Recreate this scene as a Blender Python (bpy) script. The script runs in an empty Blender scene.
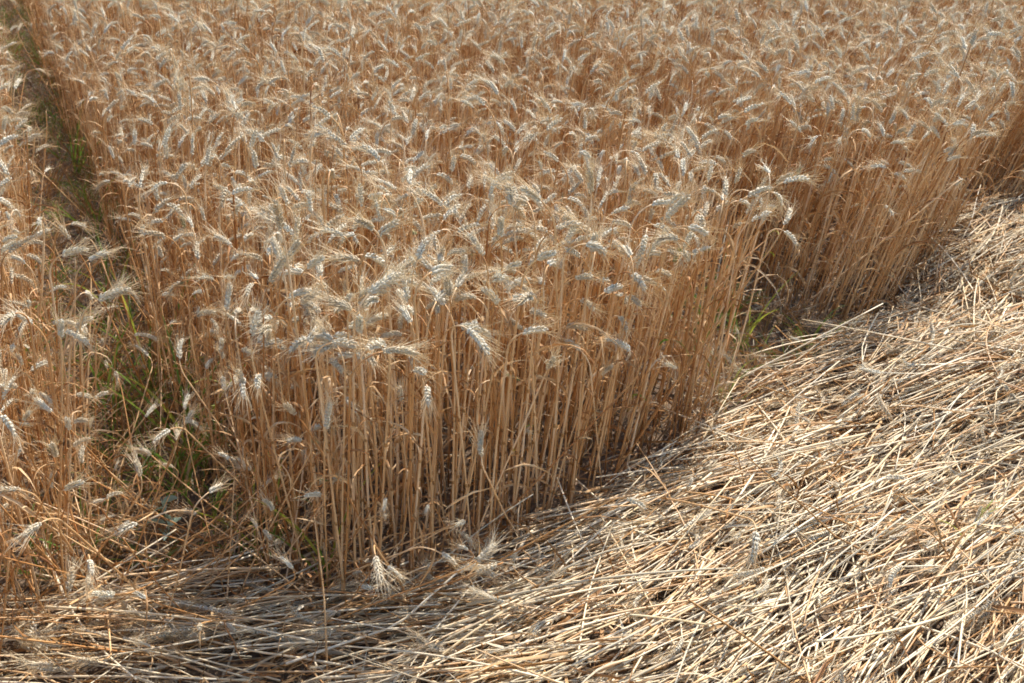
import bpy, math, random
import numpy as np
from mathutils import Vector, Quaternion, Matrix

R = math.radians
SC = bpy.context.scene
COL = SC.collection

# ------------------------------------------------------------------ camera, sky, sun, exposure
CAM_H, CAM_PITCH = 1.75, 26.4
cam = bpy.data.cameras.new('camera')
cam.lens, cam.sensor_width = 40.0, 36.0
cam.clip_end = 500.0
cam.dof.use_dof = True
cam.dof.focus_distance = 2.7
cam.dof.aperture_fstop = 11.0
cam_ob = bpy.data.objects.new('camera', cam)
cam_ob.location = (0, 0, CAM_H)
cam_ob.rotation_euler = (R(90 - CAM_PITCH), 0, 0)
COL.objects.link(cam_ob)
SC.camera = cam_ob

SUN_FROM = Vector((0.50, 0.866, 0)).normalized()      # horizontal direction the light comes from
SUN_EL = R(50)
world = bpy.data.worlds.new('World')
SC.world = world
world.use_nodes = True
wn = world.node_tree
wn.nodes.clear()
w_out = wn.nodes.new('ShaderNodeOutputWorld')
w_bg = wn.nodes.new('ShaderNodeBackground')
w_sky = wn.nodes.new('ShaderNodeTexSky')
w_sky.sky_type = 'NISHITA'
w_sky.sun_disc = False
w_sky.sun_elevation = SUN_EL
w_sky.sun_rotation = math.atan2(SUN_FROM.x, SUN_FROM.y)
w_bg.inputs['Strength'].default_value = 0.13
wn.links.new(w_sky.outputs[0], w_bg.inputs[0])
wn.links.new(w_bg.outputs[0], w_out.inputs[0])

sun = bpy.data.lights.new('sun', 'SUN')
sun.energy = 4.4
sun.angle = R(0.6)
sun.color = (1.0, 0.92, 0.83)
sun_ob = bpy.data.objects.new('sun', sun)
sdir = Vector((SUN_FROM.x * math.cos(SUN_EL), SUN_FROM.y * math.cos(SUN_EL), math.sin(SUN_EL)))
sun_ob.rotation_euler = sdir.to_track_quat('Z', 'Y').to_euler()
sun_ob.location = sdir * 20
COL.objects.link(sun_ob)

SC.view_settings.view_transform = 'Standard'
SC.view_settings.look = 'None'
SC.view_settings.gamma = 1.0
SC.view_settings.use_curve_mapping = False
SC.view_settings.exposure = 0.88
SC.cycles.max_bounces = 6
SC.cycles.diffuse_bounces = 3
SC.cycles.glossy_bounces = 1
SC.cycles.transmission_bounces = 2
SC.cycles.filter_width = 1.75
SC.cycles.use_adaptive_sampling = True
SC.cycles.adaptive_threshold = 0.04

# ------------------------------------------------------------------ materials
def material(name, stops, rough=0.6, trans=0.0, noise_scale=40.0, stretch=(1, 1, 1), rand=0.6,
             trans_tint=(1, 1, 1), bump=0.0, spec=0.3):
    """stops: colours from dark to light; a mix of per-object randomness and noise picks between them."""
    m = bpy.data.materials.new(name)
    m.use_nodes = True
    nt = m.node_tree
    N, L = nt.nodes, nt.links
    N.clear()
    out = N.new('ShaderNodeOutputMaterial')
    bs = N.new('ShaderNodeBsdfPrincipled')
    bs.inputs['Roughness'].default_value = rough
    bs.inputs['Specular IOR Level'].default_value = spec
    tc = N.new('ShaderNodeTexCoord')
    mp = N.new('ShaderNodeMapping')
    mp.inputs['Scale'].default_value = stretch
    L.new(tc.outputs['Object'], mp.inputs['Vector'])
    oi = N.new('ShaderNodeObjectInfo')
    ta = N.new('ShaderNodeAttribute'); ta.attribute_name = 'tone'      # 0 on single plants, own value per plant in a clump
    ad = N.new('ShaderNodeMath'); ad.operation = 'ADD'
    L.new(oi.outputs['Random'], ad.inputs[0]); L.new(ta.outputs['Fac'], ad.inputs[1])
    rn = N.new('ShaderNodeMath'); rn.operation = 'FRACT'
    L.new(ad.outputs[0], rn.inputs[0])
    off = N.new('ShaderNodeMath'); off.operation = 'MULTIPLY'; off.inputs[1].default_value = 37.0
    L.new(rn.outputs[0], off.inputs[0])
    nz = N.new('ShaderNodeTexNoise')
    nz.noise_dimensions = '4D'
    nz.inputs['Scale'].default_value = noise_scale
    nz.inputs['Detail'].default_value = 3.0
    L.new(mp.outputs[0], nz.inputs['Vector'])
    L.new(off.outputs[0], nz.inputs['W'])
    cr = N.new('ShaderNodeMapRange')
    cr.inputs['From Min'].default_value = 0.3
    cr.inputs['From Max'].default_value = 0.7
    L.new(nz.outputs['Fac'], cr.inputs['Value'])
    mx = N.new('ShaderNodeMix'); mx.data_type = 'FLOAT'
    mx.inputs['Factor'].default_value = rand
    L.new(cr.outputs[0], mx.inputs['A'])
    L.new(rn.outputs[0], mx.inputs['B'])
    rp = N.new('ShaderNodeValToRGB')
    el = rp.color_ramp.elements
    while len(el) < len(stops):
        el.new(0.5)
    for i, c in enumerate(stops):
        el[i].position = i / (len(stops) - 1)
        el[i].color = (*c, 1)
    L.new(mx.outputs['Result'], rp.inputs['Fac'])
    L.new(rp.outputs[0], bs.inputs['Base Color'])
    if bump:
        bp = N.new('ShaderNodeBump')
        bp.inputs['Strength'].default_value = bump
        bp.inputs['Distance'].default_value = 0.004
        L.new(nz.outputs['Fac'], bp.inputs['Height'])
        L.new(bp.outputs[0], bs.inputs['Normal'])
    sh = bs.outputs[0]
    if trans:
        tr = N.new('ShaderNodeBsdfTranslucent')
        tm = N.new('ShaderNodeMix'); tm.data_type = 'RGBA'; tm.blend_type = 'MULTIPLY'
        tm.inputs['Factor'].default_value = 1.0
        L.new(rp.outputs[0], tm.inputs['A'])
        tm.inputs['B'].default_value = (*trans_tint, 1)
        L.new(tm.outputs['Result'], tr.inputs['Color'])
        ms = N.new('ShaderNodeMixShader')
        ms.inputs[0].default_value = trans
        L.new(bs.outputs[0], ms.inputs[1])
        L.new(tr.outputs[0], ms.inputs[2])
        sh = ms.outputs[0]
    L.new(sh, out.inputs['Surface'])
    return m

MAT = {
    'stem':  material('wheat_stem', [(.31, .11, .028), (.57, .305, .115), (.73, .485, .245), (.85, .67, .45)], .42, .05, 9, (6, 6, 1), .65),
    'ear':   material('wheat_ear', [(.60, .48, .30), (.72, .63, .46), (.80, .75, .60), (.83, .80, .69)], .5, .25, 60, rand=.6),
    'awn':   material('wheat_awn', [(.76, .57, .34), (.84, .70, .47), (.90, .81, .62)], .45, .45, 30, rand=.7),
    'leaf':  material('dry_leaf', [(.17, .062, .018), (.36, .18, .065), (.58, .38, .185), (.68, .56, .39)], .65, .18, 30, (1, 1, .4), .6),
    'green': material('green_blade', [(.09, .17, .03), (.15, .26, .04), (.28, .33, .06)], .5, .35, 20, rand=.6),
    'lime':  material('lime_blade', [(.22, .30, .04), (.38, .42, .06), (.50, .48, .10)], .5, .4, 20, rand=.5),
    'olive': material('olive_ear', [(.26, .27, .10), (.40, .38, .18), (.48, .44, .25)], .6, .2, 120, rand=.5),
    'blue':  material('glaucous_leaf', [(.16, .26, .20), (.26, .36, .28), (.34, .42, .33)], .6, .25, 40, rand=.5),
    'pale':  material('pale_straw', [(.58, .42, .22), (.77, .62, .38), (.84, .72, .50), (.86, .77, .58)], .38, .06, 12, (1, 6, 6), .6, spec=.45),
    'gold':  material('golden_straw', [(.50, .27, .11), (.68, .44, .22), (.79, .60, .36)], .42, .06, 12, (1, 6, 6), .6, spec=.4),
    'grey':  material('grey_straw', [(.38, .29, .18), (.50, .42, .28), (.60, .54, .40)], .5, .06, 12, (1, 6, 6), .6),
    'brown': material('brown_straw', [(.24, .11, .035), (.40, .21, .07), (.52, .30, .12)], .6, .06, 12, (1, 6, 6), .6),
    'chaff': material('straw_chaff', [(.16, .08, .03), (.32, .19, .085), (.48, .34, .18)], .8, .15, 30, rand=.6),
}

def soil_material():
    m = bpy.data.materials.new('dry_soil'); m.use_nodes = True
    nt = m.node_tree; N, L = nt.nodes, nt.links
    bs = N['Principled BSDF']; bs.inputs['Roughness'].default_value = .95
    tc = N.new('ShaderNodeTexCoord')
    n1 = N.new('ShaderNodeTexNoise'); n1.inputs['Scale'].default_value = 3.0; n1.inputs['Detail'].default_value = 8
    n2 = N.new('ShaderNodeTexNoise'); n2.inputs['Scale'].default_value = 60.0; n2.inputs['Detail'].default_value = 6
    L.new(tc.outputs['Object'], n1.inputs['Vector']); L.new(tc.outputs['Object'], n2.inputs['Vector'])
    mx = N.new('ShaderNodeMix'); mx.data_type = 'FLOAT'; mx.inputs['Factor'].default_value = .5
    L.new(n1.outputs['Fac'], mx.inputs['A']); L.new(n2.outputs['Fac'], mx.inputs['B'])
    rp = N.new('ShaderNodeValToRGB'); e = rp.color_ramp.elements
    e[0].position = .3; e[0].color = (.06, .038, .022, 1); e[1].position = .7; e[1].color = (.19, .13, .08, 1)
    L.new(mx.outputs['Result'], rp.inputs['Fac']); L.new(rp.outputs[0], bs.inputs['Base Color'])
    bp = N.new('ShaderNodeBump'); bp.inputs['Strength'].default_value = .8; bp.inputs['Distance'].default_value = .02
    L.new(n2.outputs['Fac'], bp.inputs['Height']); L.new(bp.outputs[0], bs.inputs['Normal'])
    return m
MAT['soil'] = soil_material()

# ------------------------------------------------------------------ geometry helpers
class Geo:
    """collects vertices, faces and material slots of one mesh"""
    def __init__(self):
        self.v, self.f, self.m, self.slots, self.tone = [], [], [], [], None
    def slot(self, key):
        if key not in self.slots:
            self.slots.append(key)
        return self.slots.index(key)
    def add(self, v, f, key):
        b = len(self.v); s = self.slot(key)
        self.v.extend([tuple(map(float, p)) for p in v])
        for q in f:
            self.f.append(tuple(b + i for i in q)); self.m.append(s)
    def merge(self, o):
        b = len(self.v)
        self.v.extend(o.v)
        for q, s in zip(o.f, o.m):
            self.f.append(tuple(b + i for i in q)); self.m.append(self.slot(o.slots[s]))
    def mesh(self, name, smooth=True):
        me = bpy.data.meshes.new(name)
        me.from_pydata(self.v, [], self.f)
        if self.tone is not None:
            at = me.attributes.new('tone', 'FLOAT', 'POINT'); at.data.foreach_set('value', np.asarray(self.tone, np.float32))
        for k in self.slots:
            me.materials.append(MAT[k])
        me.polygons.foreach_set('material_index', self.m)
        me.polygons.foreach_set('use_smooth', [smooth] * len(self.f))
        me.update()
        return me

def frames(pts):
    pts = np.asarray(pts, float)
    t = np.gradient(pts, axis=0)
    t /= np.linalg.norm(t, axis=1)[:, None] + 1e-12
    ref = np.array([0, 1, 0.01]) if abs(t[0][1]) < .9 else np.array([1, 0, 0.01])
    ns, bs = [], []
    for k in range(len(pts)):
        b = np.cross(t[k], ref); b /= np.linalg.norm(b) + 1e-12
        n = np.cross(b, t[k])
        ns.append(n); bs.append(b); ref = n
    return pts, t, np.array(ns), np.array(bs)

def tube(g, pts, rad, sides, key, cap=True):
    p, t, n, b = frames(pts)
    v, f = [], []
    for k in range(len(p)):
        for s in range(sides):
            a = 2 * math.pi * s / sides
            v.append(p[k] + rad[k] * (math.cos(a) * n[k] + math.sin(a) * b[k]))
    for k in range(len(p) - 1):
        for s in range(sides):
            s2 = (s + 1) % sides
            f.append((k * sides + s, k * sides + s2, (k + 1) * sides + s2, (k + 1) * sides + s))
    if cap:
        f.append(tuple(range(sides))[::-1])
        f.append(tuple((len(p) - 1) * sides + s for s in range(sides)))
    g.add(v, f, key)

def blade(g, pts, wid, key, roll0=0.0, twist=0.0, fold=0.25):
    """leaf blade with a V-shaped cross section"""
    p, t, n, b = frames(pts)
    v, f = [], []
    K = len(p)
    for k in range(K):
        a = roll0 + twist * k / (K - 1)
        s = math.cos(a) * b[k] + math.sin(a) * n[k]
        u = np.cross(s, t[k])
        w = wid[k] / 2
        v += [p[k] - s * w + u * w * fold, p[k] - u * w * fold * .3, p[k] + s * w + u * w * fold]
    for k in range(K - 1):
        a = 3 * k
        f += [(a, a + 1, a + 4, a + 3), (a + 1, a + 2, a + 5, a + 4)]
    g.add(v, f, key)

def spindle(g, p, d, side, length, wid, key, hi):
    """one floret: a pointed seed-shaped body along d"""
    d = d / np.linalg.norm(d); b = np.cross(d, side); b /= np.linalg.norm(b); n = np.cross(b, d)
    if hi:
        prof, S = [(.0, .25), (.22, .85), (.5, 1.0), (.78, .6)], 5
    else:
        prof, S = [(.0, .3), (.4, 1.0)], 4
    v, f = [], []
    for z, r in prof:
        for s in range(S):
            a = 2 * math.pi * s / S
            v.append(p + d * length * z + wid * r * (.5 * math.cos(a) * n + .42 * math.sin(a) * b))
    tip = len(v); v.append(p + d * length)
    for k in range(len(prof) - 1):
        for s in range(S):
            s2 = (s + 1) % S
            f.append((k * S + s, k * S + s2, (k + 1) * S + s2, (k + 1) * S + s))
    k = len(prof) - 1
    for s in range(S):
        f.append((k * S + s, k * S + (s + 1) % S, tip))
    g.add(v, f, key)

def make_ear(rng, pts, hi, ear_key='ear', awn_len=.044):
    """two ranks of spikelets along the rachis pts, and the awns"""
    ear, awn = Geo(), Geo()
    p, t, n, b = frames(pts)
    L = np.linalg.norm(np.diff(p, axis=0), axis=1).sum()
    ns = max(12, int(L / .0034))
    ra = rng.uniform(0, math.pi)
    for i in range(ns + 1):
        u = i / ns
        x = u * (len(p) - 1); k = min(int(x), len(p) - 2); fr = x - k
        c = p[k] * (1 - fr) + p[k + 1] * fr
        tt = t[k]; rr = ra + .9 * u + rng.gauss(0, .16)
        s0 = math.cos(rr) * n[k] + math.sin(rr) * b[k]
        q = np.cross(tt, s0)
        sgn = 1 if i % 2 else -1
        size = .6 + .4 * math.sin(math.pi * min(1, .15 + u * .85)) ** .6
        fl = .0100 * size * rng.uniform(.8, 1.15)
        if i == ns:
            spindle(ear, c, tt, s0, fl, .0045, ear_key, hi)
            heads = [(c + tt * fl, tt)]
        elif hi:
            heads = []
            for w in (-1, 0, 1):
                d = tt + sgn * s0 * (.36 + .1 * (w == 0) + rng.gauss(0, .08)) + q * (w * .36 + rng.gauss(0, .08))
                st = c + sgn * s0 * .0016 + q * w * .0014
                spindle(ear, st, d, s0, fl, .0048 * size, ear_key, True)
                if w != 0 or i % 3 == 0:
                    heads.append((st + d / np.linalg.norm(d) * fl * .9, d))
        else:
            heads = []
            for w in (-.6, .6):
                d = tt + sgn * s0 * (.38 + rng.gauss(0, .08)) + q * (w * .6 + rng.gauss(0, .08))
                st = c + sgn * s0 * .0015
                spindle(ear, st, d, s0, fl, .0062 * size, ear_key, False)
                heads.append((st + d / np.linalg.norm(d) * fl * .9, d))
        for h, d in heads:
            if rng.random() < .12: continue
            d = d / np.linalg.norm(d)
            d = d * 1.0 + tt * .45 + np.array([rng.gauss(0, .27) for _ in range(3)])
            d /= np.linalg.norm(d)
            al = awn_len * rng.uniform(.5, 1.15) * (.7 + .5 * math.sin(math.pi * u))
            bend = np.array([rng.gauss(0, .08), rng.gauss(0, .08), rng.gauss(0, .08)])
            m1 = h + d * al * .5; e = h + (d + bend) * al
            tube(awn, [h, m1, e], [.00046, .00038, .00014], 3, 'awn', cap=False)
    tube(ear, p, [.0011] * len(p), 4, ear_key)
    return ear, awn

def make_plant(rng, cls, hi, height=.62, n_leaf=2, ear_key='ear', leaf_key='leaf', stem_key='stem'):
    """a wheat tiller standing at the origin, its ear drooping to local +X"""
    bend = {'nodding': rng.uniform(100, 150), 'arched': rng.uniform(55, 98), 'upright': rng.uniform(10, 40)}[cls]
    bend = R(bend)
    ear_len = rng.uniform(.034, .057)
    neck = rng.uniform(.03, .075)
    pts = []
    wob = [rng.gauss(0, .007), rng.gauss(0, .007)]
    nseg = 7 if hi else 5
    for k in range(nseg + 1):
        u = k / nseg
        pts.append(np.array([wob[0] * math.sin(u * 4) + .012 * u * u, wob[1] * math.sin(u * 3.2 + 1), u * height]))
    nst = len(pts)
    # neck and ear continue as an arc: half of the bend in the neck, the rest in the ear
    share = rng.uniform(.55, .75)
    a = R(2); pos = pts[-1].copy(); side = rng.gauss(0, .1)
    m = 8 if hi else 6
    for k in range(m):
        a += bend * share / m
        pos = pos + neck / m * np.array([math.sin(a), side * math.sin(a), math.cos(a)])
        pts.append(pos.copy())
    stem_pts = list(pts)
    ear_pts = [pos.copy()]
    m2 = 8 if hi else 6
    for k in range(m2):
        a += bend * (1 - share) / m2
        pos = pos + ear_len / m2 * np.array([math.sin(a), side * math.sin(a), math.cos(a)])
        ear_pts.append(pos.copy())
    stem = Geo()
    K = len(stem_pts)
    r0 = rng.uniform(.0019, .0025)
    rad = [r0 * (1 - .45 * (k / (K - 1)) ** 1.5) for k in range(K)]
    tube(stem, stem_pts, rad, 6 if hi else 4, stem_key)
    if hi:                                             # swollen nodes on the culm
        for zf in (.16, .40, .68):
            x = zf * nseg; k = int(x); fr = x - k
            c = pts[k] * (1 - fr) + pts[k + 1] * fr
            tube(stem, [c - [0, 0, .004], c, c + [0, 0, .004]], [r0 * .95, r0 * 1.45, r0 * .95], 6, 'brown')
    ear, awn = make_ear(rng, ear_pts, hi, ear_key)
    leaves = []
    spots = [rng.uniform(.62, .85), rng.uniform(.35, .6), rng.uniform(.12, .35), rng.uniform(.05, .2)]
    for j in range(n_leaf):
        zf = spots[j % 4]
        x = zf * nseg; k = int(x); fr = x - k
        c = pts[k] * (1 - fr) + pts[k + 1] * fr
        az = rng.uniform(0, 2 * math.pi); ln = rng.uniform(.08, .17)
        el = rng.uniform(.7, 1.4); drop = rng.uniform(.12, .6)
        lp = [c.copy()]; q = c.copy(); n = 7 if hi else 5
        for s in range(n):
            q = q + ln / n * np.array([math.cos(az) * math.cos(el), math.sin(az) * math.cos(el), math.sin(el)])
            el -= drop * rng.uniform(.5, 1.5); az += rng.gauss(0, .15)
            el = max(el, -1.45)
            lp.append(q.copy())
        w = rng.uniform(.0035, .0065)
        wd = [w * x for x in np.interp(np.linspace(0, 1, n + 1), [0, .15, .5, 1], [.55, 1, .85, .08])]
        lg = Geo()
        blade(lg, lp, wd, leaf_key, rng.uniform(0, 6), rng.gauss(0, 2.0), rng.uniform(.2, .6))
        leaves.append(lg)
    return stem, ear, awn, leaves

def make_straw(rng, key, length, rad, ear=False, hi=False, kink=False):
    """a stalk lying along local +X from the origin"""
    n = 9 if hi else 6
    pts = []
    c1, c2 = rng.gauss(0, .035), rng.gauss(0, .025)
    kx = rng.uniform(.3, .7); ka = rng.gauss(0, .5) if kink else 0
    for k in range(n + 1):
        u = k / n
        y = c1 * math.sin(u * 3.0) * length + (max(0, u - kx) * ka * length)
        z = c2 * math.sin(u * 2.7) * length
        pts.append(np.array([u * length, y, z]))
    g = Geo()
    r = [rad * (1.05 - .4 * k / n) for k in range(n + 1)]
    tube(g, pts, r, 6 if hi else 4, key)
    if hi:
        for u in (.22, .52):
            i = int(u * n); tube(g, [pts[i] * .999, pts[i] + (pts[i + 1] - pts[i]) * .05], [rad * 1.3, rad * 1.25], 6, 'brown')
    e = a = None
    if ear:
        d = pts[-1] - pts[-2]; d /= np.linalg.norm(d)
        ep = [pts[-1]]; an = math.atan2(d[1], d[0]); q = pts[-1].copy(); cv = rng.gauss(0, .9)
        for k in range(7):
            an += cv / 7
            q = q + .082 / 7 * np.array([math.cos(an), math.sin(an), rng.gauss(0, .05)])
            ep.append(q.copy())
        e, a = make_ear(rng, ep, hi)
    return g, e, a

def make_flat_leaf(rng, key, ln, w, hi=False):
    n = 7; q = np.zeros(3); an = 0; el = rng.uniform(0, .3); pts = [q.copy()]
    for k in range(n):
        an += rng.gauss(0, .12); el += rng.gauss(-.05, .18)
        q = q + ln / n * np.array([math.cos(an) * math.cos(el), math.sin(an) * math.cos(el), math.sin(el)])
        pts.append(q.copy())
    wd = [w * x for x in np.interp(np.linspace(0, 1, n + 1), [0, .2, .6, 1], [.6, 1, .8, .05])]
    g = Geo(); blade(g, pts, wd, key, rng.uniform(0, 6), rng.gauss(0, 1.5), rng.uniform(.15, .5))
    return g

# ------------------------------------------------------------------ object helpers
def link(name, data, parent=None, **props):
    o = bpy.data.objects.new(name, data)
    COL.objects.link(o)
    if parent: o.parent = parent
    for k, v in props.items(): o[k] = v
    return o

def scatter(name, protos, pos, quat, scl, idx, **props):
    """one stuff object: the prototype meshes instanced on points by geometry nodes"""
    me = bpy.data.meshes.new(name)
    n = len(pos)
    me.vertices.add(n)
    me.vertices.foreach_set('co', np.asarray(pos, np.float32).ravel())
    a = me.attributes.new('rot', 'QUATERNION', 'POINT'); a.data.foreach_set('value', np.asarray(quat, np.float32).ravel())
    a = me.attributes.new('scl', 'FLOAT_VECTOR', 'POINT'); a.data.foreach_set('vector', np.asarray(scl, np.float32).ravel())
    a = me.attributes.new('idx', 'INT', 'POINT'); a.data.foreach_set('value', np.asarray(idx, np.int32))
    o = link(name, me, **props)
    ng = bpy.data.node_groups.new(name + '_scatter', 'GeometryNodeTree')
    ng.interface.new_socket('Geometry', in_out='INPUT', socket_type='NodeSocketGeometry')
    ng.interface.new_socket('Geometry', in_out='OUTPUT', socket_type='NodeSocketGeometry')
    N, L = ng.nodes, ng.links
    gi, go = N.new('NodeGroupInput'), N.new('NodeGroupOutput')
    iop = N.new('GeometryNodeInstanceOnPoints')
    g2i = N.new('GeometryNodeGeometryToInstance')
    for pm in reversed(protos):          # the join lists the newest link first
        src = bpy.data.objects.new(name + '_source', pm)          # never linked to the scene
        oi = N.new('GeometryNodeObjectInfo')
        oi.inputs['Object'].default_value = src
        L.new(oi.outputs['Geometry'], g2i.inputs[0])
    def attr(nm, typ):
        x = N.new('GeometryNodeInputNamedAttribute'); x.data_type = typ; x.inputs['Name'].default_value = nm
        return next(s for s in x.outputs if s.enabled and s.name == 'Attribute')
    L.new(gi.outputs[0], iop.inputs['Points'])
    L.new(g2i.outputs[0], iop.inputs['Instance'])
    iop.inputs['Pick Instance'].default_value = True
    L.new(attr('idx', 'INT'), iop.inputs['Instance Index'])
    L.new(attr('rot', 'QUATERNION'), iop.inputs['Rotation'])
    L.new(attr('scl', 'FLOAT_VECTOR'), iop.inputs['Scale'])
    L.new(iop.outputs[0], go.inputs[0])
    md = o.modifiers.new('scatter', 'NODES'); md.node_group = ng
    return o

def q_axis(ax, ang):
    ax = np.asarray(ax, float); ang = np.asarray(ang, float)
    ax = ax / (np.linalg.norm(ax, axis=-1, keepdims=True) + 1e-12)
    s = np.sin(ang / 2)[..., None]
    return np.concatenate([np.cos(ang / 2)[..., None], ax * s], -1)

def q_mul(a, b):
    w1, x1, y1, z1 = np.moveaxis(a, -1, 0); w2, x2, y2, z2 = np.moveaxis(b, -1, 0)
    return np.stack([w1*w2-x1*x2-y1*y2-z1*z2, w1*x2+x1*w2+y1*z2-z1*y2, w1*y2-x1*z2+y1*w2+z1*x2, w1*z2+x1*y2-y1*x2+z1*w2], -1)

def q_stand(spin, lx, ly):
    """spin about Z, then lean by (lx, ly) radians towards +X / +Y"""
    n = len(spin)
    ang = np.hypot(lx, ly)
    ax = np.stack([-ly, lx, np.zeros(n)], -1)
    return q_mul(q_axis(ax, ang), q_axis(np.tile([0, 0, 1.], (n, 1)), spin))

def q_lie(yaw, pitch, roll):
    n = len(yaw); E = np.eye(3)
    qz = q_axis(np.tile(E[2], (n, 1)), yaw); qy = q_axis(np.tile(E[1], (n, 1)), -pitch); qx = q_axis(np.tile(E[0], (n, 1)), roll)
    return q_mul(qz, q_mul(qy, qx))

def inside(poly, x, y):
    poly = np.asarray(poly); c = np.zeros(len(x), bool); j = len(poly) - 1
    for i in range(len(poly)):
        xi, yi = poly[i]; xj, yj = poly[j]
        c ^= ((yi > y) != (yj > y)) & (x < (xj - xi) * (y - yi) / (yj - yi + 1e-12) + xi)
        j = i
    return c

def edge_dist(poly, x, y):
    poly = np.asarray(poly, float); d = np.full(len(x), 1e9)
    for i in range(len(poly) - 1):
        a, b = poly[i], poly[i + 1]; ab = b - a
        t = np.clip(((x - a[0]) * ab[0] + (y - a[1]) * ab[1]) / (ab @ ab), 0, 1)
        d = np.minimum(d, np.hypot(x - a[0] - t * ab[0], y - a[1] - t * ab[1]))
    return d

_nr = np.random.default_rng(5)
_NW = [( _nr.normal(0, s, 2), _nr.uniform(0, 6.28), 1 / (1 + .25 * s)) for s in (1.2, 1.2, 2.5, 2.5, 5, 5, 9, 9)]
def smooth_noise(x, y, seed=0):
    v = np.zeros(np.shape(x)); w = 0
    for k, (f, p, a) in enumerate(_NW):
        v = v + a * np.sin(f[0] * x + f[1] * y + p + seed * (1.3 + k)); w += a
    return v / w

def to_pixel(x, y, z):
    p = R(CAM_PITCH); f = y * math.cos(p) - (z - CAM_H) * math.sin(p); u = y * math.sin(p) + (z - CAM_H) * math.cos(p)
    F = 1024 * cam.lens / 36
    return 512 + F * x / f, 341.5 - F * u / f, f

# ------------------------------------------------------------------ the ground: one sheet out to the horizon
def axis(lo, hi, far, step):
    c = list(np.arange(lo, hi + 1e-6, step)); s = step
    while c[-1] < far: s *= 1.35; c.append(c[-1] + s)
    s = step
    while c[0] > -far: s *= 1.35; c.insert(0, c[0] - s)
    return np.array(c)
gx, gy = axis(-3.5, 3.5, 150, .06), axis(.6, 8, 150, .06)
XX, YY = np.meshgrid(gx, gy)
def ground_z(x, y):
    near = np.clip(1.5 - np.hypot(x, y - 4) / 14, 0, 1)
    return near * (.012 * smooth_noise(x * 2, y * 2, 1) + .010 * smooth_noise(x * 7, y * 7, 2))
ZZ = ground_z(XX, YY)
gm = bpy.data.meshes.new('ground')
nx, ny = len(gx), len(gy)
I = np.arange(nx * ny).reshape(ny, nx)
gm.from_pydata(np.stack([XX, YY, ZZ], -1).reshape(-1, 3).tolist(), [],
               np.stack([I[:-1, :-1], I[:-1, 1:], I[1:, 1:], I[1:, :-1]], -1).reshape(-1, 4).tolist())
gm.materials.append(MAT['soil'])
gm.polygons.foreach_set('use_smooth', [True] * len(gm.polygons))
link('ground', gm, kind='structure', label='dry brown soil of the wheat field under the crop', category='ground')

# ------------------------------------------------------------------ where the crop stands
FRONT_EDGE = [(-.78, 2.48), (-.64, 2.20), (-.40, 2.09), (-.18, 2.16), (.08, 2.40), (.31, 2.62), (.58, 2.89), (.64, 3.06), (.50, 3.4), (.62, 4.3),
              (1.14, 3.50), (1.40, 3.80), (1.68, 4.20), (1.82, 4.45), (1.72, 4.95), (2.5, 4.72), (6, 5.4)]
MAIN = [(-.455 * 14 + .32, 14.0), (-.455 * 4.0 + .34, 4.0), (-.445 * 3.0 + .29, 3.0)] + FRONT_EDGE + [(9, 14)]
STRIP = [(-.445 * 14 - .07, 14.0), (-.445 * 2.9 - .04, 2.9), (-1.02, 2.30), (-.98, 2.12), (-1.12, 1.95), (-1.12, 1.8), (-1.0, 1.3), (-.7, .8), (-.6, .2), (-.6, -.8), (-3.2, -.8), (-9.0, 14)]
LANE = [(-.45 * 14 + .16, 14.0), (-.45 * 2.4 + .18, 2.4)]
DIP = [(.60, 4.3), (.45, 4.5), (.25, 4.85), (-.1, 5.3)]
CLUMP_SP = .165
NOTCH = [(.62, 2.98), (.84, 3.18), (1.14, 3.46), (.64, 4.3), (.48, 3.5)]      # weedy gap between the two blocks
nrng = np.random.default_rng(11)
rng = random.Random(7)

def jitter_grid(x0, x1, y0, y1, sp):
    xs, ys = np.meshgrid(np.arange(x0, x1, sp), np.arange(y0, y1, sp))
    x = xs.ravel() + nrng.uniform(-.75, .75, xs.size) * sp; y = ys.ravel() + nrng.uniform(-.75, .75, xs.size) * sp
    return x, y

x, y = jitter_grid(-7, 7, -.8, 11, .043)
keep = (np.abs(x) < .47 * np.maximum(y, 0) + 1.1)
keep &= ~((y > 7.5) & (nrng.random(len(x)) < .5))
x, y = x[keep], y[keep]
wob = .06 * smooth_noise(x * 4, y * 4, 21) * (x < -.7)          # ragged lane edges
in_main, in_strip = inside(MAIN, x + wob, y), inside(STRIP, x + wob, y)
dd = edge_dist(DIP, x, y)
keep = (in_main | in_strip) & ~((dd < .12) & (nrng.random(len(x)) < .85))
x, y, in_main, in_strip, dd = (a[keep] for a in (x, y, in_main, in_strip, dd))
d_lane = np.abs(edge_dist(LANE, x, y)); d_front = edge_dist(FRONT_EDGE, x, y); d_strip = edge_dist(STRIP, x, y)
n = len(x)
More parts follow.
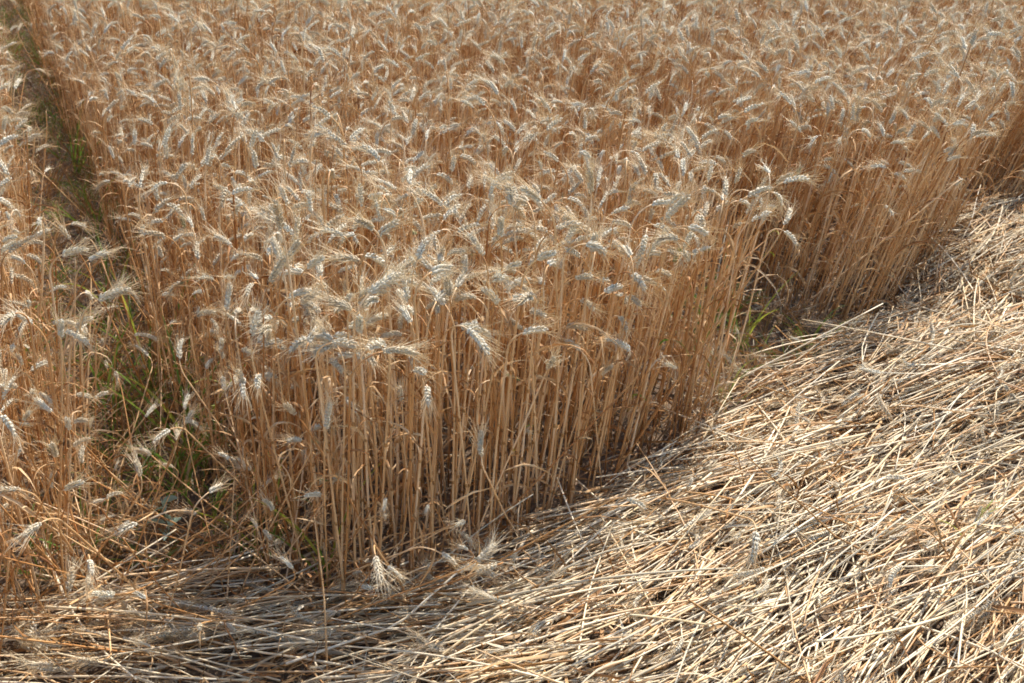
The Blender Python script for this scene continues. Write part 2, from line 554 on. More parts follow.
# inside the field whole clumps stand instead of single plants
deep = ((in_main & (d_front > .22) & (d_lane > .5)) | (in_strip & (d_strip > .3))) & (dd > .3) & ((y > 3.3) | (x < -1.4) | (y < 1))
cgx, cgy = jitter_grid(-7, 7, -.8, 11, CLUMP_SP)
cm, cs = inside(MAIN, cgx, cgy), inside(STRIP, cgx, cgy)
ck = (cm & (edge_dist(FRONT_EDGE, cgx, cgy) > .22) & (edge_dist(LANE, cgx, cgy) > .5)) | (cs & (edge_dist(STRIP, cgx, cgy) > .3))
ck &= (edge_dist(DIP, cgx, cgy) > .3) & ((cgy > 3.3) | (cgx < -1.4) | (cgy < 1)) & (np.abs(cgx) < .47 * np.maximum(cgy, 0) + 1.1) & ~((cgy > 7.5) & (nrng.random(len(cgx)) < .4))
cgx, cgy = cgx[ck], cgy[ck]
x, y, in_main, in_strip, dd, d_lane, d_front, d_strip = (a[~deep] for a in (x, y, in_main, in_strip, dd, d_lane, d_front, d_strip))
n = len(x)
# height: ~0.70 m to the neck, lower along the weedy lane
hgt = 1.0 + .07 * smooth_noise(x * 1.5, y * 1.5, 3) + nrng.normal(0, .085, n)
lane_near = np.where(in_main, d_lane, np.minimum(d_strip, d_lane))
hgt -= nrng.random(n) * np.where(in_main, .42, .25) * np.exp(-(np.maximum(lane_near - .15, 0) / .16) ** 2) * (in_main | (x > -1.6))
hgt -= .10 * np.exp(-(dd / .2) ** 2)
hgt += .06 * np.exp(-(d_front / .15) ** 2) * (x > -.5)
low = nrng.random(n) < np.where(d_front < .12, .05, .09)
hgt = np.where(low, hgt * nrng.uniform(.5, .85, n), hgt)
lean_x = np.interp(x, [-2, -.6, 0, .6, 1.5, 3], [2, 2, 3.5, 9, 15, 15]) + nrng.normal(0, 3.6, n) + 4 * smooth_noise(x * 2.2, y * 2.2, 6)
lean_y = nrng.normal(-1, 4.2, n) + 4 * smooth_noise(x * 2, y * 2, 8)
wild = nrng.random(n) < np.where(d_front < .10, .05, np.where((lane_near < .3) & (y < 3.4), .25, .04))
lean_x = np.where(wild, lean_x + nrng.normal(0, 16, n), lean_x); lean_y = np.where(wild, lean_y + nrng.normal(0, 16, n), lean_y)
spin = nrng.normal(0, 1.5, n) + np.where(nrng.random(n) < .3, math.pi, 0)
# half fallen plants: a tangle at the lane mouth, and some along the front edge leaning out over the straw
tg = 150; ft = 34
lane_y = nrng.uniform(2.4, 3.9, 70)                    # the last 70 of the tangle lie in the lane itself
ax_ = np.concatenate([nrng.uniform(-1.08, -.50, tg - 70), -.45 * lane_y + .14 + nrng.normal(0, .10, 70), np.interp(nrng.uniform(0, 1, ft), np.linspace(0, 1, 7), [-.60, -.40, -.18, .08, .31, .58, .64])])
ay_ = np.concatenate([nrng.uniform(1.92, 2.42, tg - 70), lane_y, np.zeros(ft)])
ay_[tg:] = np.interp(ax_[tg:], [-.64, -.40, -.18, .08, .31, .58, .64], [2.20, 2.09, 2.16, 2.40, 2.62, 2.89, 3.06]) + nrng.uniform(-.02, .06, ft)
aa_ = np.concatenate([nrng.uniform(0, 6.28, tg), nrng.normal(-.9, .9, ft)])
al_ = np.concatenate([nrng.uniform(25, 78, tg), nrng.uniform(15, 70, ft)])
x, y = np.concatenate([x, ax_]), np.concatenate([y, ay_])
in_strip = np.concatenate([in_strip, ax_ < -.9]); in_main = np.concatenate([in_main, ax_ >= -.9])
d_front = edge_dist(FRONT_EDGE, x, y); d_strip = edge_dist(STRIP, x, y)
hgt = np.concatenate([hgt, nrng.uniform(.5, .95, tg + ft)])
lean_x = np.concatenate([lean_x, al_ * np.cos(aa_)]); lean_y = np.concatenate([lean_y, al_ * np.sin(aa_)])
n = len(x)
spin = np.concatenate([spin, nrng.uniform(0, 6.28, tg + ft)])
z = ground_z(x, y) - .005
hgt *= 1.17

# ------------------------------------------------------------------ prototypes
CLS = ['nodding', 'arched', 'arched', 'upright', 'nodding', 'arched', 'nodding', 'arched', 'nodding', 'arched', 'arched', 'arched', 'upright', 'arched', 'nodding', 'arched']
def joined(parts, name):
    g = Geo()
    for p in parts:
        if p is not None: g.merge(p)
    return g.mesh(name)
STUFF_PLANTS, STUFF_GEO = [], []
for k, c in enumerate(CLS):
    s, e, a, l = make_plant(rng, c, False, rng.uniform(.50, .60), n_leaf=rng.choice([2, 3, 3, 4]))
    STUFF_GEO.append((s, e, a, l)); STUFF_PLANTS.append(joined([s, e, a] + l, 'wheat_plant'))
for k in range(11):                                    # tillers whose ear has been lost: stem and leaves only
    s, e, a, l = make_plant(rng, 'upright', False, rng.uniform(.46, .56), n_leaf=rng.choice([2, 3]))
    STUFF_GEO.append((s, None, None, l)); STUFF_PLANTS.append(joined([s] + l, 'wheat_plant'))
CLUMP, CLUMPS = .17, []                                # clumps of a dozen plants for the inside of the field
for k in range(18):
    g = Geo(); tone = []
    for j in range(15):
        s, e, a, l = STUFF_GEO[rng.randrange(len(STUFF_GEO))]
        o = Geo()
        for part in [s, e, a] + l:
            if part is not None: o.merge(part)
        sc = 1 + rng.gauss(0, .09)
        if rng.random() < .1: sc *= rng.uniform(.55, .85)
        M = Matrix.Translation((rng.uniform(-.5, .5) * CLUMP * 1.15, rng.uniform(-.5, .5) * CLUMP * 1.15, 0))
        M = M @ Matrix.Rotation(R(rng.gauss(0, 4.5)), 4, 'X') @ Matrix.Rotation(R(rng.gauss(0, 4.5)), 4, 'Y') @ Matrix.Rotation(rng.gauss(0, 1.5) + (math.pi if rng.random() < .3 else 0), 4, 'Z') @ Matrix.Scale(sc, 4)
        o.v = [tuple(M @ Vector(p)) for p in o.v]
        g.merge(o); tone += [rng.random()] * len(o.v)
    g.tone = tone
    CLUMPS.append(g.mesh('wheat_clump'))
FINE = []            # detailed plants whose parts become separate objects
for k, c in enumerate(CLS):
    nl = [2, 1, 3, 2][k % 4]
    s, e, a, l = make_plant(rng, c, True, rng.uniform(.50, .60), n_leaf=nl)
    FINE.append((c, nl, s.mesh('stem'), e.mesh('ear'), a.mesh('awns'), [q.mesh('leaf') for q in l]))

# ------------------------------------------------------------------ standing wheat: the nearest plants one by one, the rest as one mass
def wheat_plant(pos, quat, scale, k, label, group, mats=None):
    c, nl, sm, em, am, lm = FINE[k]
    r = link('wheat_plant', None, label=label, category='wheat', group=group)
    r.empty_display_size = .05
    r.location = pos; r.rotation_mode = 'QUATERNION'; r.rotation_quaternion = quat; r.scale = (scale,) * 3
    link('stem', sm, r)
    e = link('ear', em, r)
    link('awns', am, e)
    for q in lm: link('leaf', q, r)
    return r

quat = q_stand(spin, np.radians(lean_x), np.radians(lean_y))
px, py, pf = to_pixel(x + np.radians(lean_x) * .6, y + np.radians(lean_y) * .6, .6 * hgt)
in_view = (px > 5) & (px < 1019) & (py > 0) & (py < 660)
score = pf + np.where(in_main, np.minimum(d_front, .6), np.minimum(d_strip, .5)) * .9
score[~in_view] = 99
order = np.argsort(score)
single = np.zeros(n, bool); single[order[:262]] = True

NUM = ['', 'first', 'second', 'third', 'fourth', 'fifth', 'sixth', 'seventh', 'eighth', 'ninth', 'tenth', 'eleventh', 'twelfth', 'thirteenth', 'fourteenth', 'fifteenth', 'sixteenth']
CARD = ['', 'one', 'two', 'three', 'four', 'five', 'six', 'seven', 'eight', 'nine', 'ten', 'eleven', 'twelve', 'thirteen', 'fourteen', 'fifteen', 'sixteen']
def single_out(made):
    """made: (object, label, picture x); look-alikes are told apart by their order from left to right"""
    by = {}
    for o, lab, u in made: by.setdefault(lab, []).append((u, o))
    for lab, lst in by.items():
        lst.sort(key=lambda q: q[0]); k = len(lst)
        for j, (u, o) in enumerate(lst):
            if k == 1: o['label'] = lab
            elif j == 0: o['label'] = f'{lab}, leftmost of {CARD[k] if k < 17 else "many"}'
            elif j == k - 1: o['label'] = f'{lab}, rightmost of {CARD[k] if k < 17 else "many"}'
            elif k < 17: o['label'] = f'{lab}, {NUM[j + 1]} from left of {CARD[k]}'
            else: o['label'] = lab

def plant_label(i, k):
    c = FINE[k][0]
    a = spin[i] % (2 * math.pi)
    if in_strip[i]: where, grp = 'left of the weedy lane', 'wheat plants along the strip left of the lane'
    elif x[i] < -.42: where, grp = 'beside the weedy lane', 'wheat plants on the lane side of the main block'
    elif x[i] < -.05 and d_front[i] < .12: where, grp = 'at the near corner', 'wheat plants at the near corner'
    elif d_front[i] < .12: where, grp = 'on the sunlit edge', 'wheat plants along the sunlit edge'
    elif x[i] < .05: where, grp = 'behind the near corner', 'wheat plants behind the near corner'
    else: where, grp = 'behind the sunlit edge', 'wheat plants behind the sunlit edge'
    size = 'short' if hgt[i] < .92 else ('tall' if hgt[i] > 1.12 else 'ripe')
    ear = {'nodding': 'hanging', 'arched': 'arched', 'upright': 'upright'}[c]
    side = '' if c == 'upright' else (' right' if math.cos(a) > .5 else ' left' if math.cos(a) < -.5 else ' forward' if math.sin(a) < 0 else ' backward')
    ll = math.hypot(lean_x[i], lean_y[i])
    lean = 'slanting ' if ll > 17 else ''
    return f'{size} {lean}wheat {where}, ear {ear}{side}', grp

made = []
for i in np.flatnonzero(single):
    k = int(nrng.integers(len(FINE)))
    lab, grp = plant_label(i, k)
    made.append((wheat_plant((x[i], y[i], z[i]), quat[i], float(hgt[i]), k, lab, grp), lab, px[i]))
single_out(made)

m = ~single
nc = len(cgx)
cl_x = np.interp(cgx, [-2, -.6, 0, .6, 1.5, 3], [2, 2, 3.5, 9, 15, 15]) + 4 * smooth_noise(cgx * 2.2, cgy * 2.2, 6)
cq = q_stand(np.where(nrng.random(nc) < .5, 0, math.pi) + nrng.normal(0, .7, nc), np.radians(cl_x), np.radians(nrng.normal(-1, 2, nc)))
ch = 1.15 * (1 + .07 * smooth_noise(cgx * 1.5, cgy * 1.5, 3) + nrng.normal(0, .04, nc))
scatter('standing_wheat', STUFF_PLANTS + CLUMPS,
        np.concatenate([np.stack([x, y, z], -1)[m], np.stack([cgx, cgy, ground_z(cgx, cgy) - .005], -1)]),
        np.concatenate([quat[m], cq]), np.concatenate([np.stack([hgt] * 3, -1)[m], np.stack([ch] * 3, -1)]),
        np.concatenate([nrng.integers(0, len(STUFF_PLANTS), m.sum()), len(STUFF_PLANTS) + nrng.integers(0, len(CLUMPS), nc)]),
        kind='stuff', label='dense mass of ripe standing wheat filling the field', category='wheat')

# ------------------------------------------------------------------ flattened straw
def flow(x, y):
    """direction in which the flattened crop lies (radians), swirling round the near corner"""
    return np.radians(np.interp(x, [-1.2, -.45, .05, .6, 1.2, 2.2], [-3, 3, 22, 36, 44, 48])) + .30 * smooth_noise(x * 1.3, y * 1.3, 12) + .25 * smooth_noise(x * 3.5, y * 3.5, 15)

STRAW_PROTO, straw_kind = [], []
for k in range(30):
    key = ['pale', 'gold', 'grey', 'pale', 'grey', 'pale', 'gold', 'brown', 'pale', 'gold'][k % 10]
    ear = k % 6 == 5
    g, e, a = make_straw(rng, key, rng.uniform(.30, .56), rng.uniform(.0016, .0031), ear, False, kink=(k % 3 == 0))
    STRAW_PROTO.append(joined([g, e, a], 'straw')); straw_kind.append('ear' if ear else 'stalk')
for k in range(14):
    STRAW_PROTO.append(make_flat_leaf(rng, ['leaf', 'grey', 'pale', 'leaf'][k % 4], rng.uniform(.05, .26), rng.uniform(.003, .009)).mesh('straw')); straw_kind.append('leaf')
straw_kind = np.array(straw_kind)
EARED, PLAIN, FLAT = (np.flatnonzero(straw_kind == q) for q in ('ear', 'stalk', 'leaf'))

tx, ty = jitter_grid(-1.5, 4.5, .7, 6, .068)
ok = ~inside(MAIN, tx, ty) & ~inside(STRIP, tx, ty) & ~((ty > 2.16) & (tx < -.4)) & (np.abs(tx) < .5 * ty + 1.0)
ok &= ~inside(NOTCH, tx, ty)
tx, ty = tx[ok], ty[ok]
P, Q, S, IX, ZT = [], [], [], [], []
for cx, cy in zip(tx, ty):
    cnt = rng.randint(4, 9) if cx > -.2 or 1.99 < cy < 2.12 else rng.randint(1, 3)
    base_a = float(flow(cx, cy)) + rng.gauss(0, .17)
    ed = min(1, .25 + float(edge_dist(FRONT_EDGE, np.array([cx]), np.array([cy]))[0]) / .35)
    zb = ed * (.012 + .045 * (1 + 2.2 * float(smooth_noise(cx * 3, cy * 3, 4))) + rng.uniform(0, .035))
    shade_side = cx < -.05
    for j in range(cnt):
        u = rng.random()
        if u < .33: ix = int(rng.choice(FLAT))
        elif u < (.60 if shade_side else .40): ix = int(rng.choice(EARED))
        else: ix = int(rng.choice(PLAIN))
        cross = rng.random() < .10
        yaw = base_a + rng.gauss(0, .11) + math.pi if not cross else rng.uniform(0, 6.28)
        if straw_kind[ix] == 'leaf': yaw += rng.gauss(0, .5)
        elif rng.random() < .25: yaw += math.pi
        sc = rng.uniform(.7, 1.25) if rng.random() < .8 else rng.uniform(.25, .6)
        px_ = cx + rng.gauss(0, .035) - math.cos(yaw) * .25 * sc; py_ = cy + rng.gauss(0, .035) - math.sin(yaw) * .25 * sc
        pitch = rng.gauss(0, .045) + (rng.uniform(.05, .4) if rng.random() < .04 else 0)
        zz = zb + rng.gauss(0, .014) - .2 * math.sin(pitch) * .3
        P.append((px_, py_, max(.008, zz))); Q.append((yaw, pitch, rng.uniform(0, 6.28))); S.append(sc); IX.append(ix)
P, Q, S, IX = map(np.array, (P, Q, S, IX))
# a stalk must not lie through the standing crop by more than its tip
tipx = P[:, 0] + np.cos(Q[:, 0]) * .4 * S; tipy = P[:, 1] + np.sin(Q[:, 0]) * .4 * S
bad = inside(MAIN, tipx, tipy) & (edge_dist(FRONT_EDGE, tipx, tipy) > .10)
bad |= inside(MAIN, P[:, 0], P[:, 1]) & (edge_dist(FRONT_EDGE, P[:, 0], P[:, 1]) > .12)
P, Q, S, IX = P[~bad], Q[~bad], S[~bad], IX[~bad]

# the stalks that show largest: on top of the mat, near the camera, wholly in view
mx_, my_ = P[:, 0] + np.cos(Q[:, 0]) * .22 * S, P[:, 1] + np.sin(Q[:, 0]) * .22 * S
sx, sy, sf = to_pixel(mx_, my_, P[:, 2])
local_top = P[:, 2] - (.055 + .04 * smooth_noise(mx_ * 3, my_ * 3, 4))
sc_ = sf - 9 * local_top + np.where((sx > 30) & (sx < 1000) & (sy < 670) & (sy > 250), 0, 99) + np.where(straw_kind[IX] == 'leaf', 99, 0)
top = np.zeros(len(P), bool); top[np.argsort(sc_)[:230]] = True

FINE_STRAW = []
for k in range(20):
    key = ['pale', 'gold', 'pale', 'grey', 'pale'][k % 5]
    ear = k % 5 == 2 or k == 8; kink = k % 4 == 1
    g, e, a = make_straw(rng, key, rng.uniform(.34, .58), rng.uniform(.0018, .0030), ear, True, kink)
    FINE_STRAW.append((key, ear, kink, g.mesh('stem'), e and e.mesh('ear'), a and a.mesh('awns')))
COLOUR = {'pale': 'pale', 'gold': 'golden', 'grey': 'grey', 'brown': 'brown'}

def straw_stalk(pos, q, sc, k, label, group):
    key, ear, kink, sm, em, am = FINE_STRAW[k]
    if ear:
        r = link('straw_stalk', None, label=label, category='straw', group=group); r.empty_display_size = .05
        link('stem', sm, r); e = link('ear', em, r); link('awns', am, e)
    else:
        r = link('straw_stalk', sm, label=label, category='straw', group=group)
    r.location = pos; r.rotation_mode = 'QUATERNION'; r.rotation_quaternion = q; r.scale = (sc,) * 3
    return r

ql = q_lie(Q[:, 0], Q[:, 1], Q[:, 2])
made = []
for i in np.flatnonzero(top):
    eared = straw_kind[IX[i]] == 'ear'
    cand = [k for k in range(len(FINE_STRAW)) if FINE_STRAW[k][1] == eared]
    k = rng.choice(cand)
    key, ear, kink = FINE_STRAW[k][:3]
    if mx_[i] < -.3: where, grp = 'in the shaded swath', 'straw stalks in the shaded swath'
    elif mx_[i] < .15: where, grp = 'below the near corner', 'straw stalks below the near corner'
    elif edge_dist(FRONT_EDGE, mx_[i:i+1], my_[i:i+1])[0] < .35: where, grp = 'below the sunlit edge', 'straw stalks at the foot of the crop'
    elif sx[i] > 860: where, grp = 'near the right border', 'straw stalks near the right border'
    elif my_[i] < 2.15: where, grp = 'near the bottom border', 'straw stalks near the bottom border'
    elif my_[i] < 2.5: where, grp = 'in the middle mat', 'straw stalks in the middle of the mat'
    else: where, grp = 'on the far mat', 'straw stalks on the far mat'
    dif = (Q[i, 0] - float(flow(mx_[i], my_[i])) + math.pi / 2) % math.pi - math.pi / 2
    way = 'crosswise' if abs(dif) > .5 else 'aslant' if abs(dif) > .22 else 'lying'
    if Q[i, 1] > .1: way = 'raised'
    ln = 'broken' if S[i] < .7 else 'short' if S[i] < .88 else 'long' if S[i] > 1.12 else ''
    lab = ' '.join(f"{ln} {COLOUR[key]} {'kinked ' if kink else ''}straw {'with ear ' if ear else ''}{way} {where}".split())
    made.append((straw_stalk(P[i], ql[i], float(S[i]), k, lab, grp), lab, sx[i]))
single_out(made)
m = ~top
scatter('flattened_straw', STRAW_PROTO, P[m], ql[m], np.stack([S] * 3, -1)[m], IX[m], kind='stuff',
        label='swirled mat of flattened pale wheat straw', category='straw')

# ------------------------------------------------------------------ litter and dry undergrowth on the soil
LIT = [make_flat_leaf(rng, ['leaf', 'chaff', 'brown', 'chaff', 'grey'][k % 5], rng.uniform(.06, .2), rng.uniform(.003, .007)).mesh('litter') for k in range(10)]
lx_, ly_ = jitter_grid(-5, 5, 1.2, 9, .042)
ok = (np.abs(lx_) < .5 * ly_ + .5)
ok &= ((edge_dist(LANE, lx_, ly_) < .45) & (ly_ < 3.2)) | (edge_dist(FRONT_EDGE, lx_, ly_) < .5) | ((edge_dist(STRIP, lx_, ly_) < .35) & (ly_ < 3)) | (nrng.random(len(lx_)) < .2)
lx_, ly_ = lx_[ok], ly_[ok]; nl = len(lx_)
ls = nrng.uniform(.6, 1.3, nl)
bx_, by_ = jitter_grid(-1.2, 4, 1.2, 5.5, .034)          # chaff and torn leaves caught on top of the flattened crop
ok = ~inside(MAIN, bx_, by_) & ~inside(STRIP, bx_, by_) & (np.abs(bx_) < .5 * by_ + .5) & (nrng.random(len(bx_)) < .20 + .25 * smooth_noise(bx_ * 4, by_ * 4, 30))
bx_, by_ = bx_[ok], by_[ok]
scatter('straw_chaff', LIT, np.stack([bx_, by_, .045 + .05 * np.clip(1 + 1.5 * smooth_noise(bx_ * 3, by_ * 3, 4), .2, 2) * np.clip(.25 + edge_dist(FRONT_EDGE, bx_, by_) / .35, 0, 1)], -1),
        q_lie(nrng.uniform(0, 6.28, len(bx_)), nrng.normal(0, .25, len(bx_)), nrng.uniform(0, 6.28, len(bx_))), np.stack([nrng.uniform(.25, .8, len(bx_))] * 3, -1),
        nrng.integers(0, len(LIT), len(bx_)), kind='stuff', label='chaff and torn leaves caught on the flattened straw', category='chaff')
scatter('leaf_litter', LIT, np.stack([lx_, ly_, ground_z(lx_, ly_) + nrng.uniform(.002, .04, nl)], -1),
        q_lie(nrng.uniform(0, 6.28, nl), np.abs(nrng.normal(0, .3, nl)), nrng.uniform(0, 6.28, nl)), np.stack([ls] * 3, -1),
        nrng.integers(0, len(LIT), nl), kind='stuff', label='dry broken leaves and stalks littering the soil', category='litter')

def grass_tuft(rng, keys, nb, h, spread, w):
    blades = []
    for j in range(nb):
        az = rng.uniform(0, 6.28); el = rng.uniform(.95, 1.5); ln = h * rng.uniform(.6, 1.1); n = 7
        q = np.array([rng.gauss(0, .012), rng.gauss(0, .012), 0.]); pts = [q.copy()]; dr = rng.uniform(.02, .22) * spread
        for k in range(n):
            q = q + ln / n * np.array([math.cos(az) * math.cos(el), math.sin(az) * math.cos(el), math.sin(el)])
            el -= dr * (.4 + k / n); pts.append(q.copy())
        ww = w * rng.uniform(.7, 1.2)
        wd = [ww * v for v in np.interp(np.linspace(0, 1, n + 1), [0, .3, .7, 1], [.5, 1, .75, .05])]
        g = Geo(); blade(g, pts, wd, rng.choice(keys), rng.uniform(-.6, .6), rng.gauss(0, .8), .35)
        blades.append(g)
    return blades
TUFT = [joined(grass_tuft(rng, kk, 11, .30, 1.6, .0046), 'tuft') for kk in (['brown', 'chaff'], ['leaf', 'green', 'green'], ['grey', 'chaff', 'brown'], ['chaff', 'leaf', 'brown'], ['brown', 'green', 'green'])]
ux, uy = jitter_grid(-6, 2, 2.2, 12, .075)
ok = (edge_dist(LANE, ux, uy) < .30) & ~((uy < 2.5) & (ux > -.55)) & (np.abs(ux) < .5 * uy + .5)
ok |= (edge_dist(DIP, ux, uy) < .12)
ok |= inside(NOTCH, ux, uy)
ux, uy = ux[ok], uy[ok]; nu = len(ux); us = nrng.uniform(.35, 1.05, nu) * np.where((uy > 3.4) | (ux > 0), .8, 1)
scatter('lane_undergrowth', TUFT, np.stack([ux, uy, ground_z(ux, uy) - .004], -1), q_stand(nrng.uniform(0, 6.28, nu), nrng.normal(0, .2, nu), nrng.normal(0, .2, nu)),
        np.stack([us] * 3, -1), nrng.integers(0, len(TUFT), nu), kind='stuff', label='withered grass and weeds choking the narrow lane', category='undergrowth')

# ------------------------------------------------------------------ single weeds, late green wheat, bent stalks and shoots
def grass_weed(name, pos, nb, h, w, keys, label, category='weed', group='green weeds', spread=1.0, seed=0):
    rg = random.Random(seed * 31 + 5)
    r = link(name, None, label=label, category=category, group=group); r.empty_display_size = .05
    r.location = (*pos, float(ground_z(np.array(pos[0]), np.array(pos[1]))) - .004)
    for g in grass_tuft(rg, keys, nb, h, spread, w): link('blade', g.mesh('blade'), r)
    return r
WEEDS = [
    ((-1.12, 3.10), 5, .42, .008, ['lime', 'green'], 'tall lime-green grass shoot in the middle of the weedy lane'),
    ((-.93, 2.78), 5, .40, .007, ['green', 'lime'], 'bright green grass shoot where the lane meets the main block'),
    ((-1.20, 2.92), 4, .34, .006, ['green'], 'dark green grass tuft at the edge of the left strip'),
    ((-.90, 2.58), 6, .25, .005, ['green', 'green', 'grey'], 'low dull green tuft near the lower end of the lane'),
    ((-1.45, 3.75), 6, .34, .006, ['green', 'lime'], 'green grass tuft halfway up the lane'),
    ((-1.75, 4.50), 6, .36, .006, ['green'], 'dark green tuft far up the lane'),
    ((-1.30, 3.45), 4, .26, .005, ['green', 'leaf'], 'half withered green tuft leaning across the lane'),
    ((-2.15, 5.40), 7, .40, .007, ['green'], 'dark tuft at the far end of the lane'),
    ((.62, 3.42), 3, .15, .006, ['green'], 'broad-bladed green weed in the gap between the wheat blocks'),
    ((.78, 3.46), 4, .30, .005, ['lime', 'green'], 'thin yellowish grass shoot in the gap between the wheat blocks'),
    ((.70, 3.62), 5, .36, .005, ['green', 'grey'], 'slender grey-green grass at the back of the gap'),
    ((-.45, 2.20), 3, .28, .005, ['green', 'lime'], 'single green grass sprout at the foot of the near corner'),
    ((-.62, 2.30), 4, .30, .005, ['green', 'lime'], 'fine green grass sprout at the left foot of the main block'),
    ((-.55, 3.30), 2, .60, .007, ['lime'], 'lime blade standing among the wheat right of the lane'),
]
for q, (p, nb, h, w, keys, lab) in enumerate(WEEDS):
    grass_weed('grass_weed', p, nb + 2, h * 1.15, w * 1.25, keys, lab, seed=q)

r = link('leafy_weed', None, label='small blue-green leafy weed in the shade of the lane mouth', category='weed'); r.location = (-.86, 2.33, .0)
rg = random.Random(3)
g = Geo(); tube(g, [np.array(p) for p in [(0, 0, -.005), (.004, .003, .08), (-.004, .004, .17)]], [.0022, .0018, .001], 5, 'blue'); link('stem', g.mesh('stem'), r)
for k in range(9):
    az = k * 2.4; zz = .03 + .015 * k; ln = rg.uniform(.035, .055); pts = []
    for u in np.linspace(0, 1, 6):
        pts.append(np.array([math.cos(az) * ln * u, math.sin(az) * ln * u, zz + .03 * u - .025 * u * u]))
    g = Geo(); blade(g, pts, [.016 * v for v in (.15, .8, 1, .85, .5, .05)], 'blue', 0, .3, .25); link('leaf', g.mesh('leaf'), r)

LATE = []                                              # wheat that is still half green
for k in range(5):
    s_, e_, a_, l_ = make_plant(rng, ['arched', 'upright', 'nodding', 'upright', 'arched'][k], True, .52, 2, 'olive', ['lime', 'green', 'lime', 'lime', 'green'][k])
    LATE.append((s_.mesh('stem'), e_.mesh('ear'), a_.mesh('awns'), [q.mesh('leaf') for q in l_]))
for q, (p, sc, sp, lab) in enumerate([
    ((-1.02, 2.95), .80, .4, 'half green wheat with olive ear leaning over the lane'),
    ((-.98, 3.15), .95, 2.0, 'upright olive wheat ear rising beside the lime grass shoot'),
    ((-.80, 2.70), .86, 1.2, 'olive-eared wheat low on the lane side of the block'),
    ((-.62, 2.42), .74, 4.0, 'short wheat with green leaves left of the near corner'),
    ((-.50, 2.30), .66, 5.5, 'stunted olive-eared wheat at the foot of the near corner'),
    ((.02, 2.50), .70, 2.8, 'short olive-eared wheat on the sunlit edge'),
    ((.36, 2.76), 1.05, .3, 'tall wheat with a lime leaf at the sunlit edge'),
    ((-.30, 2.95), 1.08, 1.9, 'tall wheat with a yellow-green leaf behind the near corner'),
    ((.92, 3.75), .9, .8, 'half green wheat at the left end of the second block'),
    ((.66, 3.78), .8, 2.4, 'olive-eared wheat in the dark gap between the blocks')]):
    sm, em, am, lm = LATE[q % 5]
    r = link('wheat_plant', None, label=lab, category='wheat', group='half green wheat plants'); r.empty_display_size = .05
    r.location = (*p, 0); r.rotation_mode = 'QUATERNION'; r.rotation_quaternion = q_stand(np.array([sp]), np.array([.06]), np.array([-.05]))[0]; r.scale = (sc,) * 3
    link('stem', sm, r); e = link('ear', em, r); link('awns', am, e)
    for m_ in lm: link('leaf', m_, r)

def bent_stalk(name, path, label, group, key='stem', ear=True, rad=.0022, seed=1):
    """one long stalk through given points (metres), its ear going on from the last one"""
    rg = random.Random(seed); path = np.array(path, float)
    t = np.linspace(0, 1, len(path)); u = np.linspace(0, 1, 14)
    pts = np.stack([np.interp(u, t, path[:, c]) for c in range(3)], -1)
    for _ in range(3): pts[1:-1] = (pts[:-2] + 2 * pts[1:-1] + pts[2:]) / 4
    r = link(name, None, label=label, category='straw' if not ear else 'wheat', group=group); r.empty_display_size = .05
    b = pts[0].copy(); r.location = b; pts = pts - b
    g = Geo(); tube(g, pts, np.linspace(rad, rad * .6, 14), 6, key)
    for k in (4, 8): tube(g, [pts[k] + (pts[k + 1] - pts[k]) * f for f in (-.05, 0, .05)], [rad * .8, rad * 1.3, rad * .8], 6, 'brown')
    link('stem', g.mesh('stem'), r)
    if ear:
        d = pts[-1] - pts[-2]; d /= np.linalg.norm(d); q = pts[-1].copy(); ep = [q.copy()]
        for k in range(8):
            d = d + np.array([0, 0, -.13]); d /= np.linalg.norm(d); q = q + .066 / 8 * d; ep.append(q.copy())
        e_, a_ = make_ear(rg, ep, True); e = link('ear', e_.mesh('ear'), r); link('awns', a_.mesh('awns'), e)
    return r
BENT = [
    ([(-.43, 2.12, .02), (-.59, 2.19, .14), (-.74, 2.23, .24), (-.86, 2.31, .30)], 'wheat stalk fallen leftward across the lane mouth, topmost of three'),
    ([(-.39, 2.03, .02), (-.51, 2.09, .10), (-.64, 2.15, .17), (-.74, 2.21, .20)], 'wheat stalk fallen leftward across the lane mouth, middle of three'),
    ([(-.49, 2.11, .03), (-.66, 2.17, .10), (-.82, 2.24, .12), (-.95, 2.26, .12)], 'wheat stalk fallen leftward across the lane mouth, lowest of three'),
    ([(-1.16, 2.87, .0), (-1.13, 2.85, .2), (-1.11, 2.84, .34), (-1.05, 2.84, .36)], 'pale wheat stalk bowing over the lane from the left strip'),
    ([(-.99, 3.41, .1), (-1.12, 3.50, .45), (-1.22, 3.55, .56), (-1.32, 3.58, .56)], 'long arching wheat stalk reaching out of the block across the lane'),
    ([(-1.0, 1.97, .0), (-.90, 1.99, .12), (-.82, 1.99, .14), (-.76, 1.96, .10)], 'wheat stalk hooked over the shaded swath at the lower left'),
    ([(-.30, 1.96, .05), (-.50, 1.95, .10), (-.66, 1.96, .11), (-.78, 1.97, .10)], 'wheat stalk with ear lying level on the shaded swath'),
]
for q, (path, lab) in enumerate(BENT):
    bent_stalk('wheat_plant', path, lab, 'bent wheat stalks', seed=q + 3)
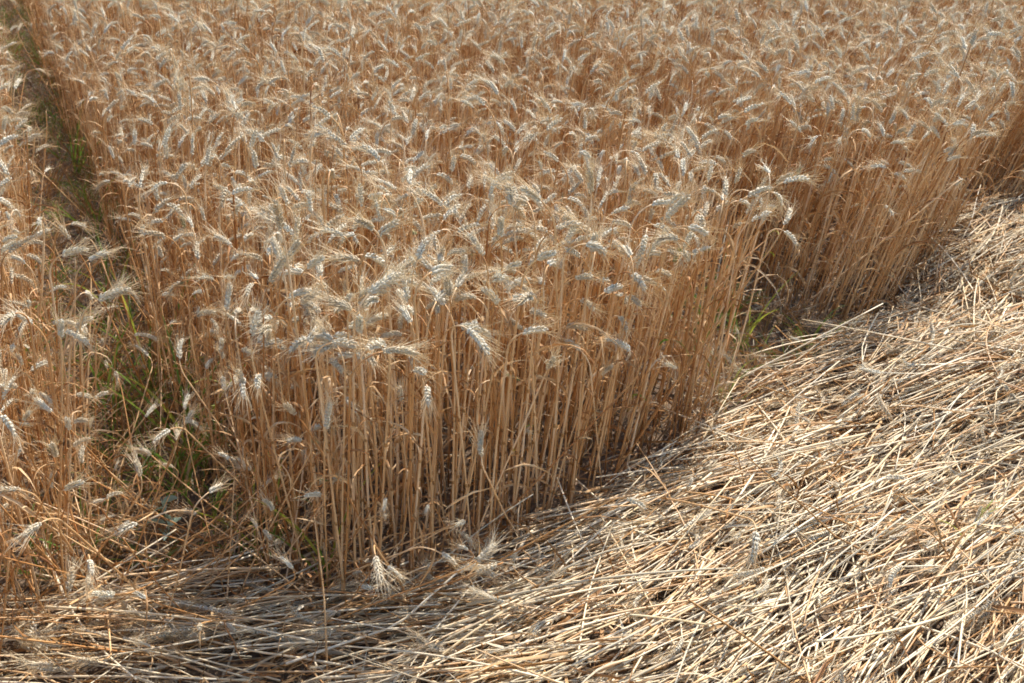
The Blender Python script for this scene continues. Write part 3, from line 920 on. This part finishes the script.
LONG = [
    ([(-.07, 1.91, .08), (.11, 2.12, .11), (.24, 2.27, .14)], 'long pale straw rising towards the foot of the sunlit edge', 'pale'),
    ([(.13, 1.80, .09), (.17, 2.03, .12), (.24, 2.25, .14)], 'pale straw lying almost straight away from the bottom border', 'pale'),
    ([(.55, 2.86, .06), (.85, 3.05, .09), (1.22, 3.34, .10)], 'long grey-green straw lying before the gap between the wheat blocks', 'grey'),
    ([(.22, 2.35, .10), (.29, 2.08, .10), (.36, 1.80, .11)], 'pale straw pointing down and right to the bottom border', 'pale'),
    ([(1.10, 2.97, .09), (1.09, 3.15, .10), (1.14, 3.27, .12)], 'thin pale straw standing out from the mat before the second block', 'pale'),
    ([(.54, 2.78, .05), (.61, 2.88, .11), (.68, 3.0, .14)], 'pale straw propped against the right end of the front block', 'pale'),
    ([(-.39, 1.84, .05), (-.40, 1.93, .18), (-.42, 2.0, .34)], 'thin straw standing upright left of the near corner', 'stem'),
    ([(.98, 2.92, .09), (1.20, 2.90, .10), (1.42, 2.84, .10)], 'straight pale straw lying crosswise right of the gap', 'pale'),
    ([(-.95, 2.05, .05), (-.55, 2.06, .08), (-.12, 2.06, .09)], 'long pale straw bridging the shaded swath, upper of two', 'pale'),
    ([(-.88, 1.98, .05), (-.5, 2.0, .08), (-.16, 2.02, .09)], 'long pale straw bridging the shaded swath, lower of two', 'pale'),
]
for q, (path, lab, key) in enumerate(LONG):
    bent_stalk('straw_stalk', path, lab, 'stray straws on the mat', key, False, .0027, seed=q + 40)

def dry_shoot(pos, h, lean, label, key, seed):
    rg = random.Random(seed); r = link('dry_shoot', None, label=label, category='weed', group='dry shoots on the mat'); r.location = (*pos, .0)
    pts = [np.array([lean[0] * u * u * h, lean[1] * u * u * h, u * h]) for u in np.linspace(0, 1, 6)]
    g = Geo(); tube(g, pts, np.linspace(.0028, .0014, 6), 5, key); link('stem', g.mesh('stem'), r)
    for k in (2, 3, 4):
        az = rg.uniform(0, 6.28); p0 = pts[k]; el = 1.1; q = p0.copy(); lp = [q.copy()]
        for j in range(6):
            q = q + .016 * np.array([math.cos(az) * math.cos(el), math.sin(az) * math.cos(el), math.sin(el)]); el -= .2; lp.append(q.copy())
        g = Geo(); blade(g, lp, [.007 * v for v in (.5, .9, 1, .9, .7, .4, .05)], key, rg.uniform(0, 3), .6, .4); link('leaf', g.mesh('leaf'), r)
for q, (p, h, ln, key, lab) in enumerate([
    ((.72, 2.42), .20, (.15, .1), 'brown', 'orange-brown dry shoot standing in the mat, tallest of its cluster'),
    ((.80, 2.50), .17, (.4, .2), 'brown', 'orange-brown dry shoot slanting right behind the tallest one'),
    ((.82, 2.34), .15, (-.1, .1), 'brown', 'short orange-brown dry shoot in front of the cluster'),
    ((.62, 2.52), .16, (-.2, .2), 'brown', 'orange-brown dry shoot slanting left of the cluster'),
    ((1.06, 2.16), .18, (-.5, .1), 'brown', 'reddish-brown dry shoot by the lower right border'),
    ((1.10, 2.28), .16, (.5, .3), 'lime', 'yellow blade shoot by the right border')]):
    dry_shoot(p, h, ln, lab, key, q + 70)

r = link('flag_leaf', None, label='broad pale dry blade standing at the bottom left corner', category='leaf'); r.location = (-1.0, 1.97, .0)
lp = [np.array([-.10 * u - .03 * u * u, .02 * u, .42 * u]) for u in np.linspace(0, 1, 8)]
g = Geo(); blade(g, lp, [.016 * v for v in (.6, .8, 1, 1, .95, .8, .5, .1)], 'leaf', .9, .5, .3); link('blade', g.mesh('blade'), r)
